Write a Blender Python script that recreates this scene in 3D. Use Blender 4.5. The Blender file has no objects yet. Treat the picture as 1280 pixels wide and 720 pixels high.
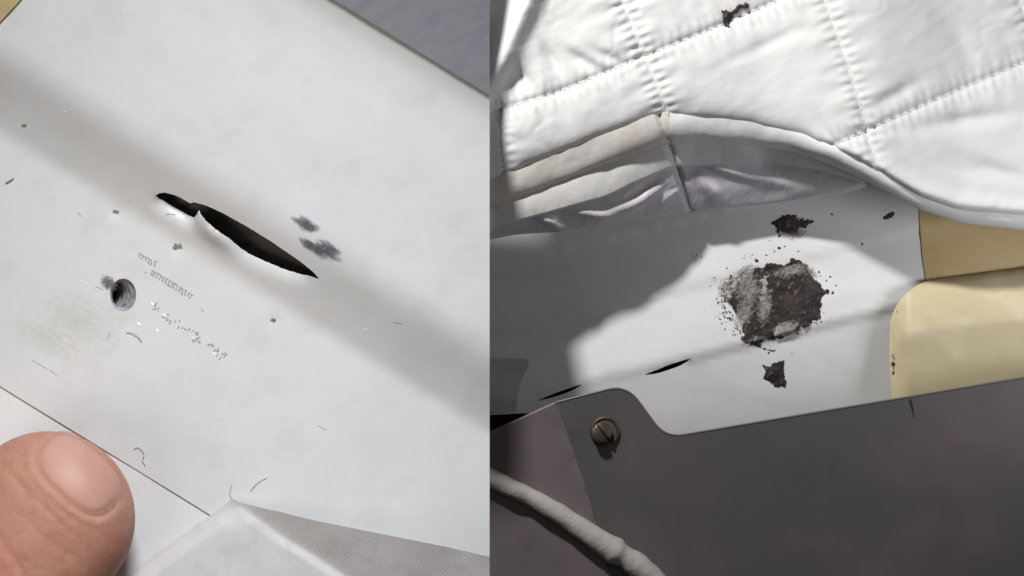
import bpy, bmesh, math, random
import numpy as np
from mathutils import Vector, geometry

random.seed(7)
P = 0.00015            # metres per photo pixel on the near (left) set-up
H = 2000.0             # camera height above the near set-up, in photo pixels
K = 3.5                # the far (right) set-up is this much larger and farther away
DROP = H * (K - 1)

scene = bpy.context.scene
col = scene.collection

# ------------------------------------------------------------------ mapping
def Lp(px, py, z):
    f = 1.0 - z / H
    return (px - 612.0) * f * P, (360.0 - py) * f * P, z * P
def Rp(px, py, z):
    f = K * (1.0 - z / H)
    return (px - 612.0) * f * P, (360.0 - py) * f * P, (z * K - DROP) * P

# ------------------------------------------------------------------ camera
cam_d = bpy.data.cameras.new('camera')
cam = bpy.data.objects.new('camera', cam_d); col.objects.link(cam)
cam.location = (0, 0, H * P)
cam_d.sensor_width = 36.0
cam_d.lens = 36.0 * H / 1280.0
cam_d.shift_x = 28.0 / 1280.0
cam_d.clip_start = 0.01
cam_d.clip_end = 20.0
scene.camera = cam

# ------------------------------------------------------------------ world, lamps, exposure
w = bpy.data.worlds.new('World'); scene.world = w; w.use_nodes = True
bg = w.node_tree.nodes['Background']
bg.inputs['Color'].default_value = (1.0, 0.95, 0.86, 1)
bg.inputs['Strength'].default_value = 0.045

def aim(o, frm, to):
    o.location = frm
    d = Vector(to) - Vector(frm)
    o.rotation_euler = d.to_track_quat('-Z', 'Y').to_euler()

def area(name, frm, to, size, watts, colr, spread=180):
    l = bpy.data.lights.new(name, 'AREA'); l.shape = 'DISK'; l.size = size * P
    l.energy = watts; l.color = colr; l.spread = math.radians(spread)
    o = bpy.data.objects.new(name, l); col.objects.link(o); aim(o, frm, to)
    return o
def wp(x, y, z): return (x * P, y * P, z * P)

# lamp over the near set-up, from above and a little right
area('near_lamp', wp(32, 1638, 1992), wp(-320, -400, 0), 620, 0.225, (0.93, 0.957, 1.0), 64)
area('near_fill', wp(-900, -500, 900), wp(-306, 0, 0), 700, 0.024, (1.0, 0.87, 0.75), 110)  # added warm fill, stands for light bounced off the hand
area('far_fill', Rp(1720, 420, 400), Rp(1080, 290, 40), 260 * K, 0.18, (0.96, 0.95, 1.0), 120)  # added soft lamp out of view, lifts the shade at the right
# torch shining on the far set-up from the upper left
sp = bpy.data.lights.new('torch', 'SPOT'); so = bpy.data.objects.new('torch', sp); col.objects.link(so)
so.location = ((-516 * K) * P, (1302 * K) * P, (1220 * K - DROP) * P)
d_ = Vector(Rp(1000, 330, 30)) - so.location
so.rotation_euler = d_.to_track_quat('-Z', 'Y').to_euler()
sp.energy = 50.5; sp.spot_size = math.radians(40); sp.spot_blend = 0.3
sp.shadow_soft_size = 58 * K * P; sp.color = (1.0, 0.985, 0.965)

vs = scene.view_settings
vs.view_transform = 'Standard'; vs.look = 'None'; vs.exposure = 0.0; vs.gamma = 1.0
vs.use_curve_mapping = False
scene.render.engine = 'CYCLES'
scene.cycles.max_bounces = 6

# ------------------------------------------------------------------ numeric helpers
def seg_dist(px, py, pts, closed=False):
    """distance to a polyline, arc length at the nearest point, side (+ = right of travel in image)"""
    px = np.asarray(px, float); py = np.asarray(py, float)
    best = np.full(px.shape, 1e9); arc = np.zeros(px.shape); side = np.zeros(px.shape)
    q = list(pts) + ([pts[0]] if closed else [])
    acc = 0.0
    for (x0, y0), (x1, y1) in zip(q[:-1], q[1:]):
        dx, dy = x1 - x0, y1 - y0; L = math.hypot(dx, dy)
        if L < 1e-9: continue
        t = np.clip(((px - x0) * dx + (py - y0) * dy) / (L * L), 0, 1)
        d = np.hypot(px - x0 - t * dx, py - y0 - t * dy)
        m = d < best
        best = np.where(m, d, best); arc = np.where(m, acc + t * L, arc)
        side = np.where(m, (dx * (py - y0) - dy * (px - x0)) / L, side)
        acc += L
    return best, arc, side

def inside(px, py, poly):
    px = np.asarray(px, float); py = np.asarray(py, float)
    r = np.zeros(px.shape, bool); n = len(poly)
    for i in range(n):
        x0, y0 = poly[i]; x1, y1 = poly[(i + 1) % n]
        c = (y0 > py) != (y1 > py)
        with np.errstate(divide='ignore', invalid='ignore'):
            xi = (x1 - x0) * (py - y0) / (y1 - y0 + 1e-12) + x0
        r ^= c & (px < xi)
    return r

_rng = np.random.RandomState(11)
_tab = _rng.rand(256, 256)
def vnoise(x, y):
    x = np.asarray(x, float); y = np.asarray(y, float)
    xi = np.floor(x).astype(int); yi = np.floor(y).astype(int)
    fx = x - xi; fy = y - yi
    fx = fx * fx * (3 - 2 * fx); fy = fy * fy * (3 - 2 * fy)
    a = _tab[xi % 256, yi % 256]; b = _tab[(xi + 1) % 256, yi % 256]
    c = _tab[xi % 256, (yi + 1) % 256]; d = _tab[(xi + 1) % 256, (yi + 1) % 256]
    return (a + (b - a) * fx) * (1 - fy) + (c + (d - c) * fx) * fy
def fbm(x, y, s, oct=4):
    v = 0.0; a = 0.5; t = 0.0
    x = np.asarray(x, float) / s; y = np.asarray(y, float) / s
    for i in range(oct):
        v = v + a * vnoise(x + 17.3 * i, y + 5.1 * i); t += a
        x = x * 2.03; y = y * 2.03; a *= 0.5
    return v / t          # 0..1
def sstep(a, b, x):
    t = np.clip((np.asarray(x, float) - a) / (b - a), 0, 1); return t * t * (3 - 2 * t)

def resample(poly, step, closed=True):
    q = list(poly) + ([poly[0]] if closed else [])
    out = []
    for (x0, y0), (x1, y1) in zip(q[:-1], q[1:]):
        n = max(1, int(round(math.hypot(x1 - x0, y1 - y0) / step)))
        for i in range(n):
            out.append((x0 + (x1 - x0) * i / n, y0 + (y1 - y0) * i / n))
    if not closed: out.append(q[-1])
    return out

def smooth_poly(pts, n=6, closed=True):
    """Catmull-Rom through points"""
    m = len(pts); out = []
    rng = range(m) if closed else range(m - 1)
    for i in rng:
        if closed: p = [pts[(i + k) % m] for k in (-1, 0, 1, 2)]
        else: p = [pts[max(0, min(m - 1, i + k))] for k in (-1, 0, 1, 2)]
        for j in range(n):
            t = j / n
            out.append(tuple(0.5 * (2 * p[1][a] + (p[2][a] - p[0][a]) * t + (2 * p[0][a] - 5 * p[1][a] + 4 * p[2][a] - p[3][a]) * t * t
                       + (3 * p[1][a] - p[0][a] - 3 * p[2][a] + p[3][a]) * t ** 3) for a in range(len(pts[0]))))
    if not closed: out.append(tuple(pts[-1]))
    return out

# ------------------------------------------------------------------ object helpers
def thing(name, label, cat, loc=(0, 0, 0), group=None):
    o = bpy.data.objects.new(name, None); col.objects.link(o)
    o.location = loc; o['label'] = label; o['category'] = cat
    o.empty_display_size = 0.002
    if group: o['group'] = group
    return o

def link_mesh(name, verts, faces, mat, parent=None, uv=None, sharp=None, smooth=True, loc=None):
    """verts in world metres; the object's origin is its parent's (or loc)"""
    org = Vector(parent.location) if parent is not None and loc is None else Vector(loc or (0, 0, 0))
    if parent is not None and parent.parent is not None: org = Vector(parent.parent.location)
    me = bpy.data.meshes.new(name)
    me.from_pydata([tuple(Vector(v) - org) for v in verts], [], faces)
    if uv is not None:
        lay = me.uv_layers.new(name='planar')
        li = np.empty(len(me.loops), int); me.loops.foreach_get('vertex_index', li)
        arr = np.asarray(uv, float)[li] / 100.0
        lay.data.foreach_set('uv', arr.ravel())
    me.polygons.foreach_set('use_smooth', [smooth] * len(me.polygons))
    me.materials.append(mat)
    me.update()
    if sharp is not None:
        me.set_sharp_from_angle(angle=math.radians(sharp))
    o = bpy.data.objects.new(name, me); col.objects.link(o)
    if parent is not None: o.parent = parent
    else: o.location = org
    return o

def field(name, outline, zf, mat, mp, parent=None, step=6.0, holes=(), thick=0.0, bstep=None, bottomless=False):
    """sheet over an outline drawn in plan, with height zf, real thickness and cut-outs"""
    bstep = bstep or step
    out = resample(outline, bstep)
    pts = list(out); edges = [(i, (i + 1) % len(out)) for i in range(len(out))]
    hs = []
    for h in holes:
        k = len(pts); pts += h; edges += [(k + i, k + (i + 1) % len(h)) for i in range(len(h))]
        hs.append(h)
    xs = [p[0] for p in outline]; ys = [p[1] for p in outline]
    gx, gy = np.meshgrid(np.arange(min(xs) + step * .5, max(xs), step), np.arange(min(ys) + step * .5, max(ys), step))
    gx = gx + (np.arange(gx.shape[0]) % 2)[:, None] * step * .5
    gx = gx.ravel(); gy = gy.ravel()
    ok = inside(gx, gy, outline)
    d, _, _ = seg_dist(gx, gy, out, True); ok &= d > bstep * .6
    for h in hs:
        ok &= ~inside(gx, gy, h); d, _, _ = seg_dist(gx, gy, h, True); ok &= d > 0.8
    pts += list(zip(gx[ok], gy[ok]))
    res = geometry.delaunay_2d_cdt([Vector(p) for p in pts], edges, [], 0, 1e-5)
    v2 = np.array([tuple(v) for v in res[0]]); tris = res[2]
    cen = np.array([v2[list(t)].mean(axis=0) for t in tris])
    keep = inside(cen[:, 0], cen[:, 1], out)
    for h in hs: keep &= ~inside(cen[:, 0], cen[:, 1], h)
    tris = [tuple(t) for t, k in zip(tris, keep) if k]
    z = zf(v2[:, 0], v2[:, 1]) + np.zeros(len(v2))
    verts = [mp(a, b, c) for (a, b), c in zip(v2, z)]
    uv = [tuple(p) for p in v2]
    # orientation: up
    fx = []
    for t in tris:
        a, b, c = (v2[i] for i in t)
        cr = (b[0] - a[0]) * (c[1] - a[1]) - (b[1] - a[1]) * (c[0] - a[0])
        fx.append(t if cr < 0 else t[::-1])
    faces = list(fx)
    if thick > 0:
        n = len(verts)
        verts += [mp(a, b, c - thick) for (a, b), c in zip(v2, z)]; uv += uv[:n]
        if not bottomless: faces += [tuple(i + n for i in t[::-1]) for t in fx]
        from collections import Counter
        he = {}
        for t in fx:
            for i in range(3): he[(t[i], t[(i + 1) % 3])] = 1
        for (a, b) in he:
            if (b, a) not in he: faces.append((b, a, a + n, b + n))
    return link_mesh(name, verts, faces, mat, parent, uv, sharp=50)

def tube(name, path, radii, mat, parent=None, seg=10, loc=None, caps=True):
    pts = [Vector(p) for p in path]; n = len(pts)
    verts = []; faces = []; uv = []; up = Vector((0, 0, 1)); acc = 0
    for i, p in enumerate(pts):
        t = (pts[min(n - 1, i + 1)] - pts[max(0, i - 1)]).normalized()
        a = t.cross(up)
        if a.length < 1e-4: a = t.cross(Vector((1, 0, 0)))
        a.normalize(); b = a.cross(t).normalized()
        r = radii[i] if hasattr(radii, '__len__') else radii
        if i: acc += (p - pts[i - 1]).length / P
        for k in range(seg):
            th = 2 * math.pi * k / seg
            rr = r[k] if hasattr(r, '__len__') else r
            verts.append(p + a * (math.cos(th) * rr) + b * (math.sin(th) * rr)); uv.append((acc, k * 100.0 / seg))
    for i in range(n - 1):
        for k in range(seg):
            k2 = (k + 1) % seg
            faces.append((i * seg + k, i * seg + k2, (i + 1) * seg + k2, (i + 1) * seg + k))
    if caps:
        faces.append(tuple(range(seg))[::-1]); faces.append(tuple(range((n - 1) * seg, n * seg)))
    return link_mesh(name, verts, faces, mat, parent, uv, sharp=60, loc=loc)

# ------------------------------------------------------------------ materials
def mat(name, base, rough=0.5, metallic=0.0, spec=0.5, layers=(), bump=(), sss=0.0, sss_col=None, sheen=0.0, coat=0.0, rvar=0.0):
    """layers: (colour, noise scale per 100 px, stretch, lo, hi, amount, detail, rotation degrees); bump: (scale, strength, distance px, stretch, rot)"""
    m = bpy.data.materials.new(name); m.use_nodes = True
    nt = m.node_tree; N = nt.nodes; L = nt.links
    b = N['Principled BSDF']
    b.inputs['Roughness'].default_value = rough; b.inputs['Metallic'].default_value = metallic
    b.inputs['Specular IOR Level'].default_value = spec
    if sss:
        b.inputs['Subsurface Weight'].default_value = sss
        b.inputs['Subsurface Radius'].default_value = (1.0, 0.35, 0.2)
        b.inputs['Subsurface Scale'].default_value = 0.0011
    if sheen: b.inputs['Sheen Weight'].default_value = sheen
    if coat: b.inputs['Coat Weight'].default_value = coat
    uvn = N.new('ShaderNodeUVMap'); uvn.uv_map = 'planar'
    def coords(stretch, rot):
        mp = N.new('ShaderNodeMapping'); mp.inputs['Rotation'].default_value = (0, 0, math.radians(rot))
        L.new(uvn.outputs['UV'], mp.inputs['Vector'])
        mp2 = N.new('ShaderNodeMapping'); mp2.inputs['Scale'].default_value = (1.0, stretch, 1.0)
        L.new(mp.outputs['Vector'], mp2.inputs['Vector'])
        return mp2.outputs['Vector']
    c = N.new('ShaderNodeRGB'); c.outputs[0].default_value = tuple(base) + (1,)
    cur = c.outputs[0]
    for i, (lc, sc, st, lo, hi, amt, det, rot) in enumerate(layers):
        no = N.new('ShaderNodeTexNoise'); no.inputs['Scale'].default_value = sc; no.inputs['Detail'].default_value = det
        no.noise_dimensions = '4D'; no.inputs['W'].default_value = 3.7 * i + len(name)
        L.new(coords(st, rot), no.inputs['Vector'])
        mr = N.new('ShaderNodeMapRange'); mr.interpolation_type = 'SMOOTHSTEP'
        mr.inputs['From Min'].default_value = lo; mr.inputs['From Max'].default_value = hi; mr.inputs['To Max'].default_value = amt
        L.new(no.outputs['Fac'], mr.inputs['Value'])
        mx = N.new('ShaderNodeMix'); mx.data_type = 'RGBA'
        L.new(mr.outputs[0], mx.inputs['Factor']); L.new(cur, mx.inputs[6]); mx.inputs[7].default_value = tuple(lc) + (1,)
        cur = mx.outputs[2]
    L.new(cur, b.inputs['Base Color'])
    if rvar:
        no = N.new('ShaderNodeTexNoise'); no.inputs['Scale'].default_value = 6; no.inputs['Detail'].default_value = 5
        L.new(uvn.outputs['UV'], no.inputs['Vector'])
        mr = N.new('ShaderNodeMapRange'); mr.inputs['To Min'].default_value = rough - rvar; mr.inputs['To Max'].default_value = rough + rvar
        L.new(no.outputs['Fac'], mr.inputs['Value']); L.new(mr.outputs[0], b.inputs['Roughness'])
    prev = None
    for (sc, stg, dist, st, rot) in bump:
        no = N.new('ShaderNodeTexNoise'); no.inputs['Scale'].default_value = sc; no.inputs['Detail'].default_value = 3
        L.new(coords(st, rot), no.inputs['Vector'])
        bp = N.new('ShaderNodeBump'); bp.inputs['Strength'].default_value = stg; bp.inputs['Distance'].default_value = dist * P
        L.new(no.outputs['Fac'], bp.inputs['Height'])
        if prev: L.new(prev, bp.inputs['Normal'])
        prev = bp.outputs['Normal']
    if prev: L.new(prev, b.inputs['Normal'])
    m['tail'] = 1
    return m

def weave(m, period, amount, dist, rot, dark):
    """add a plain weave of fine threads to a material"""
    nt = m.node_tree; N = nt.nodes; L = nt.links; b = N['Principled BSDF']
    uvn = N.new('ShaderNodeUVMap'); uvn.uv_map = 'planar'
    mp = N.new('ShaderNodeMapping'); mp.inputs['Rotation'].default_value = (0, 0, math.radians(rot)); L.new(uvn.outputs['UV'], mp.inputs['Vector'])
    outs = []
    for d in ('X', 'Y'):
        wv = N.new('ShaderNodeTexWave'); wv.bands_direction = d; wv.inputs['Scale'].default_value = 100.0 / period / (20 / (2 * math.pi)) 
        wv.inputs['Distortion'].default_value = 0.6; wv.inputs['Detail'].default_value = 2; wv.inputs['Detail Scale'].default_value = 3
        L.new(mp.outputs['Vector'], wv.inputs['Vector']); outs.append(wv.outputs['Fac'])
    mu = N.new('ShaderNodeMath'); mu.operation = 'MULTIPLY'; L.new(outs[0], mu.inputs[0]); L.new(outs[1], mu.inputs[1])
    src = b.inputs['Base Color'].links[0].from_socket
    mx = N.new('ShaderNodeMix'); mx.data_type = 'RGBA'
    mr = N.new('ShaderNodeMapRange'); mr.inputs['From Max'].default_value = 0.5; mr.inputs['To Min'].default_value = amount; mr.inputs['To Max'].default_value = 0
    L.new(mu.outputs[0], mr.inputs['Value']); L.new(mr.outputs[0], mx.inputs['Factor'])
    L.new(src, mx.inputs[6]); mx.inputs[7].default_value = tuple(dark) + (1,)
    L.new(mx.outputs[2], b.inputs['Base Color'])
    bp = N.new('ShaderNodeBump'); bp.inputs['Strength'].default_value = 0.6; bp.inputs['Distance'].default_value = dist * P
    L.new(mu.outputs[0], bp.inputs['Height'])
    if b.inputs['Normal'].links: L.new(b.inputs['Normal'].links[0].from_socket, bp.inputs['Normal'])
    L.new(bp.outputs['Normal'], b.inputs['Normal'])

def frayed(m, scale, lo, hi, stretch=1.0, rot=0.0, most=1.0):
    """worn, broken-up edges for a smear: noise opens gaps in it"""
    nt = m.node_tree; N = nt.nodes; L = nt.links; b = N['Principled BSDF']
    at = N.new('ShaderNodeAttribute'); at.attribute_name = 'coverage'
    uvn = N.new('ShaderNodeUVMap'); uvn.uv_map = 'planar'
    mp = N.new('ShaderNodeMapping'); mp.inputs['Rotation'].default_value = (0, 0, math.radians(rot)); L.new(uvn.outputs['UV'], mp.inputs['Vector'])
    mp2 = N.new('ShaderNodeMapping'); mp2.inputs['Scale'].default_value = (1.0, stretch, 1.0); L.new(mp.outputs['Vector'], mp2.inputs['Vector'])
    no = N.new('ShaderNodeTexNoise'); no.inputs['Scale'].default_value = scale; no.inputs['Detail'].default_value = 5
    L.new(mp2.outputs['Vector'], no.inputs['Vector'])
    ad = N.new('ShaderNodeMath'); ad.operation = 'ADD'; L.new(at.outputs['Fac'], ad.inputs[0]); L.new(no.outputs['Fac'], ad.inputs[1])
    mr = N.new('ShaderNodeMapRange'); mr.inputs['From Min'].default_value = lo; mr.inputs['From Max'].default_value = hi
    mr.inputs['To Max'].default_value = most
    L.new(ad.outputs[0], mr.inputs['Value']); L.new(mr.outputs[0], b.inputs['Alpha'])

WHITE = (0.72, 0.72, 0.715)
M = {}
M['white_paint'] = mat('white paint', WHITE, 0.42, layers=[
    ((0.64, 0.64, 0.63), 1.3, 1.0, 0.45, 0.75, 0.35, 3, 0), ((0.63, 0.615, 0.58), 1.6, 1.5, 0.5, 0.75, 0.5, 5, 32),
    ((0.42, 0.41, 0.38), 26, 1.0, 0.71, 0.80, 0.35, 2, 0), ((0.50, 0.49, 0.47), 2.4, 34.0, 0.66, 0.74, 0.35, 3, 31), ((0.55, 0.54, 0.52), 3.0, 30.0, 0.68, 0.75, 0.3, 3, 140), ((0.79, 0.79, 0.79), 5, 1.3, 0.55, 0.8, 0.3, 4, 60)],
    bump=[(22, 0.08, 1.0, 1, 0), (3, 0.08, 4, 1, 0), (4, 0.10, 0.8, 40, 31), (5, 0.08, 0.8, 45, 118)], rvar=0.12)
M['white_sheet'] = mat('white lower sheet', (0.78, 0.785, 0.78), 0.45, layers=[((0.68, 0.68, 0.66), 1.5, 1, 0.45, 0.75, 0.5, 3, 0)], bump=[(20, 0.1, 1.2, 1, 0)])
M['grey_paint'] = mat('blue grey paint', (0.36, 0.375, 0.42), 0.5, layers=[((0.28, 0.30, 0.36), 1.6, 3, 0.42, 0.7, 0.7, 4, 34), ((0.45, 0.44, 0.45), 5, 2, 0.55, 0.75, 0.4, 3, 34)],
    bump=[(14, 0.15, 1.5, 2, 34)])
M['tan_tape'] = mat('tan tape', (0.52, 0.40, 0.20), 0.6, layers=[((0.40, 0.29, 0.14), 3, 1, 0.45, 0.7, 0.5, 3, 0)], bump=[(18, 0.2, 2, 1, 0)])
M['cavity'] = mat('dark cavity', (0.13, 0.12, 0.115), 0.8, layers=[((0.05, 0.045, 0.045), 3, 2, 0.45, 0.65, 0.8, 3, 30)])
M['bore'] = mat('bare threaded steel', (0.42, 0.42, 0.44), 0.38, metallic=0.25, layers=[((0.08, 0.08, 0.08), 12, 1, 0.5, 0.7, 0.7, 3, 0)])
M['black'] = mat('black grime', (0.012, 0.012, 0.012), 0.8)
M['ink'] = mat('grey stamped marking', (0.40, 0.40, 0.40), 0.6, layers=[((0.6, 0.6, 0.6), 30, 1, 0.5, 0.7, 0.8, 3, 0)])
M['fleck'] = mat('bright burr', (0.92, 0.92, 0.90), 0.25)
M['chip'] = mat('chipped paint', (0.22, 0.20, 0.15), 0.5, layers=[((0.45, 0.42, 0.33), 25, 1, 0.45, 0.65, 0.8, 3, 0)])
M['smudge'] = mat('slate smudge', (0.10, 0.10, 0.125), 0.7, layers=[((0.26, 0.25, 0.28), 14, 2, 0.45, 0.7, 0.8, 4, 34)])
frayed(M['smudge'], 7, 0.70, 1.25, 2.2, -34)
M['dust'] = mat('brown grime smear', (0.17, 0.15, 0.13), 0.8)
frayed(M['dust'], 26, 0.85, 1.35, 2.0, -40)
M['film'] = mat('tan grime film', (0.57, 0.545, 0.47), 0.7)
frayed(M['film'], 9, 0.85, 1.7, 2.5, -28, 0.30)
M['haze_soot'] = mat('thin soot', (0.10, 0.09, 0.085), 0.85)
frayed(M['haze_soot'], 22, 0.85, 1.35, 2.0, 40, 0.8)
M['ash_smear'] = mat('silvery ash smear', (0.40, 0.39, 0.37), 0.8, layers=[((0.2, 0.18, 0.17), 14, 2, 0.45, 0.6, 0.9, 4, 20)])
frayed(M['ash_smear'], 20, 0.95, 1.32, 1.5, 55, 0.7)
M['hair'] = mat('fine hair', (0.26, 0.24, 0.20), 0.5)
M['fluff'] = mat('pale hair', (0.50, 0.49, 0.46), 0.5)
M['skin'] = mat('skin', (0.53, 0.265, 0.195), 0.60, layers=[
    ((0.50, 0.20, 0.135), 1.6, 1, 0.42, 0.68, 0.8, 3, 0), ((0.55, 0.30, 0.175), 2.6, 1, 0.5, 0.72, 0.6, 3, 0), ((0.47, 0.185, 0.14), 7, 1.5, 0.5, 0.72, 0.45, 4, 20), ((0.42, 0.17, 0.10), 9, 3, 0.55, 0.75, 0.35, 4, 130)],
    bump=[(16, 0.35, 2.0, 3.5, 130), (30, 0.3, 1.4, 4, 60), (55, 0.35, 1.2, 1, 0), (10, 0.3, 2.5, 5, 100)], sss=0.25)
M['nail'] = mat('finger nail', (0.56, 0.30, 0.235), 0.52, layers=[((0.60, 0.34, 0.265), 1.6, 1, 0.42, 0.65, 0.7, 2, 0), ((0.55, 0.27, 0.19), 3, 2.5, 0.5, 0.75, 0.5, 3, 130)],
    bump=[(9, 0.08, 1.5, 6, 140)], sss=0.2)
M['cloth'] = mat('white woven cloth', (0.66, 0.645, 0.64), 0.9, layers=[((0.55, 0.545, 0.55), 4, 1, 0.45, 0.7, 0.6, 4, 0)], bump=[(6, 0.15, 3, 1, 0)], sheen=0.2)
weave(M['cloth'], 2.7, 0.24, 0.6, 28, (0.40, 0.39, 0.39))
M['quilt'] = mat('white quilt cotton', (0.70, 0.70, 0.698), 0.85, layers=[((0.64, 0.64, 0.635), 2, 1, 0.45, 0.75, 0.5, 4, 0)], bump=[(5, 0.16, 4 * K, 1.5, 20), (40, 0.08, 1.0 * K, 1, 0)], sheen=0.1)
M['binding'] = mat('off-white binding tape', (0.60, 0.575, 0.54), 0.8, layers=[((0.44, 0.40, 0.36), 2.2, 1, 0.48, 0.75, 0.6, 4, 0)], bump=[(7, 0.12, 3 * K, 2, 15), (45, 0.15, 1 * K, 1, 0)])
M['lining'] = mat('pale lining fabric', (0.64, 0.63, 0.62), 0.6, bump=[(8, 0.2, 3 * K, 2, 100)])
M['satin'] = mat('shiny lavender lining', (0.56, 0.54, 0.58), 0.33, layers=[((0.46, 0.44, 0.50), 2, 1, 0.45, 0.7, 0.6, 3, 0)], bump=[(5, 0.25, 4 * K, 2, 60)])
M['thread'] = mat('white thread', (0.76, 0.75, 0.73), 0.7)
M['far_white'] = mat('white channel paint', (0.78, 0.785, 0.78), 0.42, layers=[
    ((0.64, 0.64, 0.62), 1.1, 2.0, 0.45, 0.75, 0.5, 4, -14), ((0.45, 0.42, 0.38), 24, 1.0, 0.72, 0.80, 0.3, 2, 0)], bump=[(20, 0.08, 1.2 * K, 1, 0), (2.2, 0.12, 6 * K, 1, 0)], rvar=0.1)
M['dark_paint'] = mat('dark grey panel paint', (0.086, 0.081, 0.082), 0.5, layers=[
    ((0.125, 0.094, 0.110), 0.5, 1, 0.42, 0.70, 0.9, 2, 0), ((0.072, 0.073, 0.071), 1.2, 1, 0.42, 0.75, 0.6, 4, 0), ((0.14, 0.13, 0.13), 3, 25, 0.67, 0.75, 0.22, 3, 20), ((0.11, 0.10, 0.10), 20, 4, 0.66, 0.78, 0.25, 3, 70)], bump=[(24, 0.12, 1.0 * K, 1, 0)], rvar=0.12)
M['tape'] = mat('pale yellow tape', (0.55, 0.475, 0.295), 0.55, layers=[
    ((0.66, 0.60, 0.42), 1.5, 1.5, 0.45, 0.7, 0.7, 4, -10), ((0.50, 0.41, 0.22), 3, 2.5, 0.55, 0.78, 0.45, 4, -10)], bump=[(14, 0.15, 1.5 * K, 1.5, -10)])
M['tape_shaded'] = mat('ochre tape', (0.56, 0.42, 0.19), 0.55, layers=[((0.46, 0.32, 0.13), 1.8, 2, 0.45, 0.75, 0.6, 3, -10)], bump=[(14, 0.15, 1.5 * K, 1.5, -10)])  # yellow tape with the blanket's shade put into a deeper colour
M['cord'] = mat('grey fabric sleeve', (0.31, 0.295, 0.28), 0.75, layers=[((0.34, 0.32, 0.30), 3, 1, 0.45, 0.7, 0.6, 4, 0)], bump=[(12, 0.35, 2.5 * K, 1, 0)])
M['brass'] = mat('tarnished brass', (0.085, 0.066, 0.05), 0.5, metallic=0.6, layers=[((0.07, 0.055, 0.045), 10, 1, 0.45, 0.65, 0.8, 3, 0)])
M['pink_paint'] = mat('pinkish grey plate paint', (0.15, 0.122, 0.13), 0.48, layers=[((0.11, 0.095, 0.10), 1.3, 1, 0.45, 0.7, 0.7, 3, 0), ((0.16, 0.14, 0.14), 14, 8, 0.62, 0.75, 0.3, 3, 60)], bump=[(24, 0.12, 1.0 * K, 1, 0)])
M['edge_dark'] = mat('rounded plate edge', (0.13, 0.12, 0.122), 0.42)
M['edge'] = mat('worn plate edge', (0.20, 0.175, 0.18), 0.5)
M['brown'] = mat('brown backing', (0.045, 0.03, 0.022), 0.8)
M['tab'] = mat('grey tab paint', (0.62, 0.60, 0.57), 0.5, layers=[((0.45, 0.43, 0.4), 2.5, 1, 0.45, 0.7, 0.6, 3, 0)])
M['soot'] = mat('charred soot', (0.024, 0.018, 0.017), 0.75, layers=[
    ((0.065, 0.040, 0.038), 4.5, 1, 0.48, 0.66, 0.8, 4, 0), ((0.22, 0.205, 0.19), 14, 1.4, 0.55, 0.70, 0.7, 6, 50), ((0.012, 0.010, 0.010), 9, 1, 0.55, 0.68, 0.9, 4, 0)],
    bump=[(34, 0.5, 1.6 * K, 1, 0)])
M['ash'] = mat('grey ash', (0.42, 0.41, 0.385), 0.85, layers=[((0.13, 0.11, 0.10), 16, 1.5, 0.46, 0.62, 0.9, 5, 20)], bump=[(34, 0.6, 1.6 * K, 1, 0)])

# ================================================================== NEAR SET-UP (left)
NS, NP = (0.523, -0.853), (0.853, 0.523)
def s_of(px, py): return np.asarray(px) * NS[0] + np.asarray(py) * NS[1]
_S = np.arange(-700, 900, 1.0)
_m = np.interp(_S, [-700, -148, -133, -90, -72, -34, 140, 186, 204, 222, 900], [0, 0, .48, .61, .57, .05, .02, .14, .42, .62, .62])
_Z = np.cumsum(_m); _Z -= _Z[int(-200 + 700)]
def z_prof(s): return np.interp(s, _S, _Z)

slit_raw = [(193.6, 244.4), (199, 241.5), (206, 240.8), (214, 242.6), (222.8, 245.6), (231, 250), (238, 254.2), (242.8, 252.8), (253, 255.5), (264.4, 259.7), (280, 267), (295, 275.6),
    (311, 284.5), (325.6, 293.6), (340, 302.5), (353.3, 311.7), (365, 319.5), (375.6, 327), (384.5, 334.2), (392.2, 340.8), (399.2, 348.6), (393, 347.2), (386.7, 345), (375, 342.3), (364.4, 339.4), (353, 335.6),
    (342.2, 331), (331, 326.4), (320, 321.4), (310, 316.4), (300.6, 310.3), (293, 303.8), (286.7, 297.8), (278, 292.4), (270, 286.7), (263, 281), (257, 275.6), (252, 269), (248.8, 263.2), (246, 267.2), (243.2, 271.6), (239.5, 271.2), (235.5, 269.4),
    (229, 265.6), (222.8, 261.7), (214, 256.8), (206, 252), (198, 247.4)]
_r = random.Random(5)
slit = [(x + _r.uniform(-.25, .25), y + _r.uniform(-.5, .5) * (.9 if inside([x], [y + 3], slit_raw)[0] == False else .35)) for i, (x, y) in enumerate(resample(slit_raw, 2.4))]
HC = (154.0, 368.5)
hole = [(HC[0] + 16 * math.cos(a), HC[1] + 20 * math.sin(a)) for a in np.linspace(0, 2 * math.pi, 40, endpoint=False)]

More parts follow.
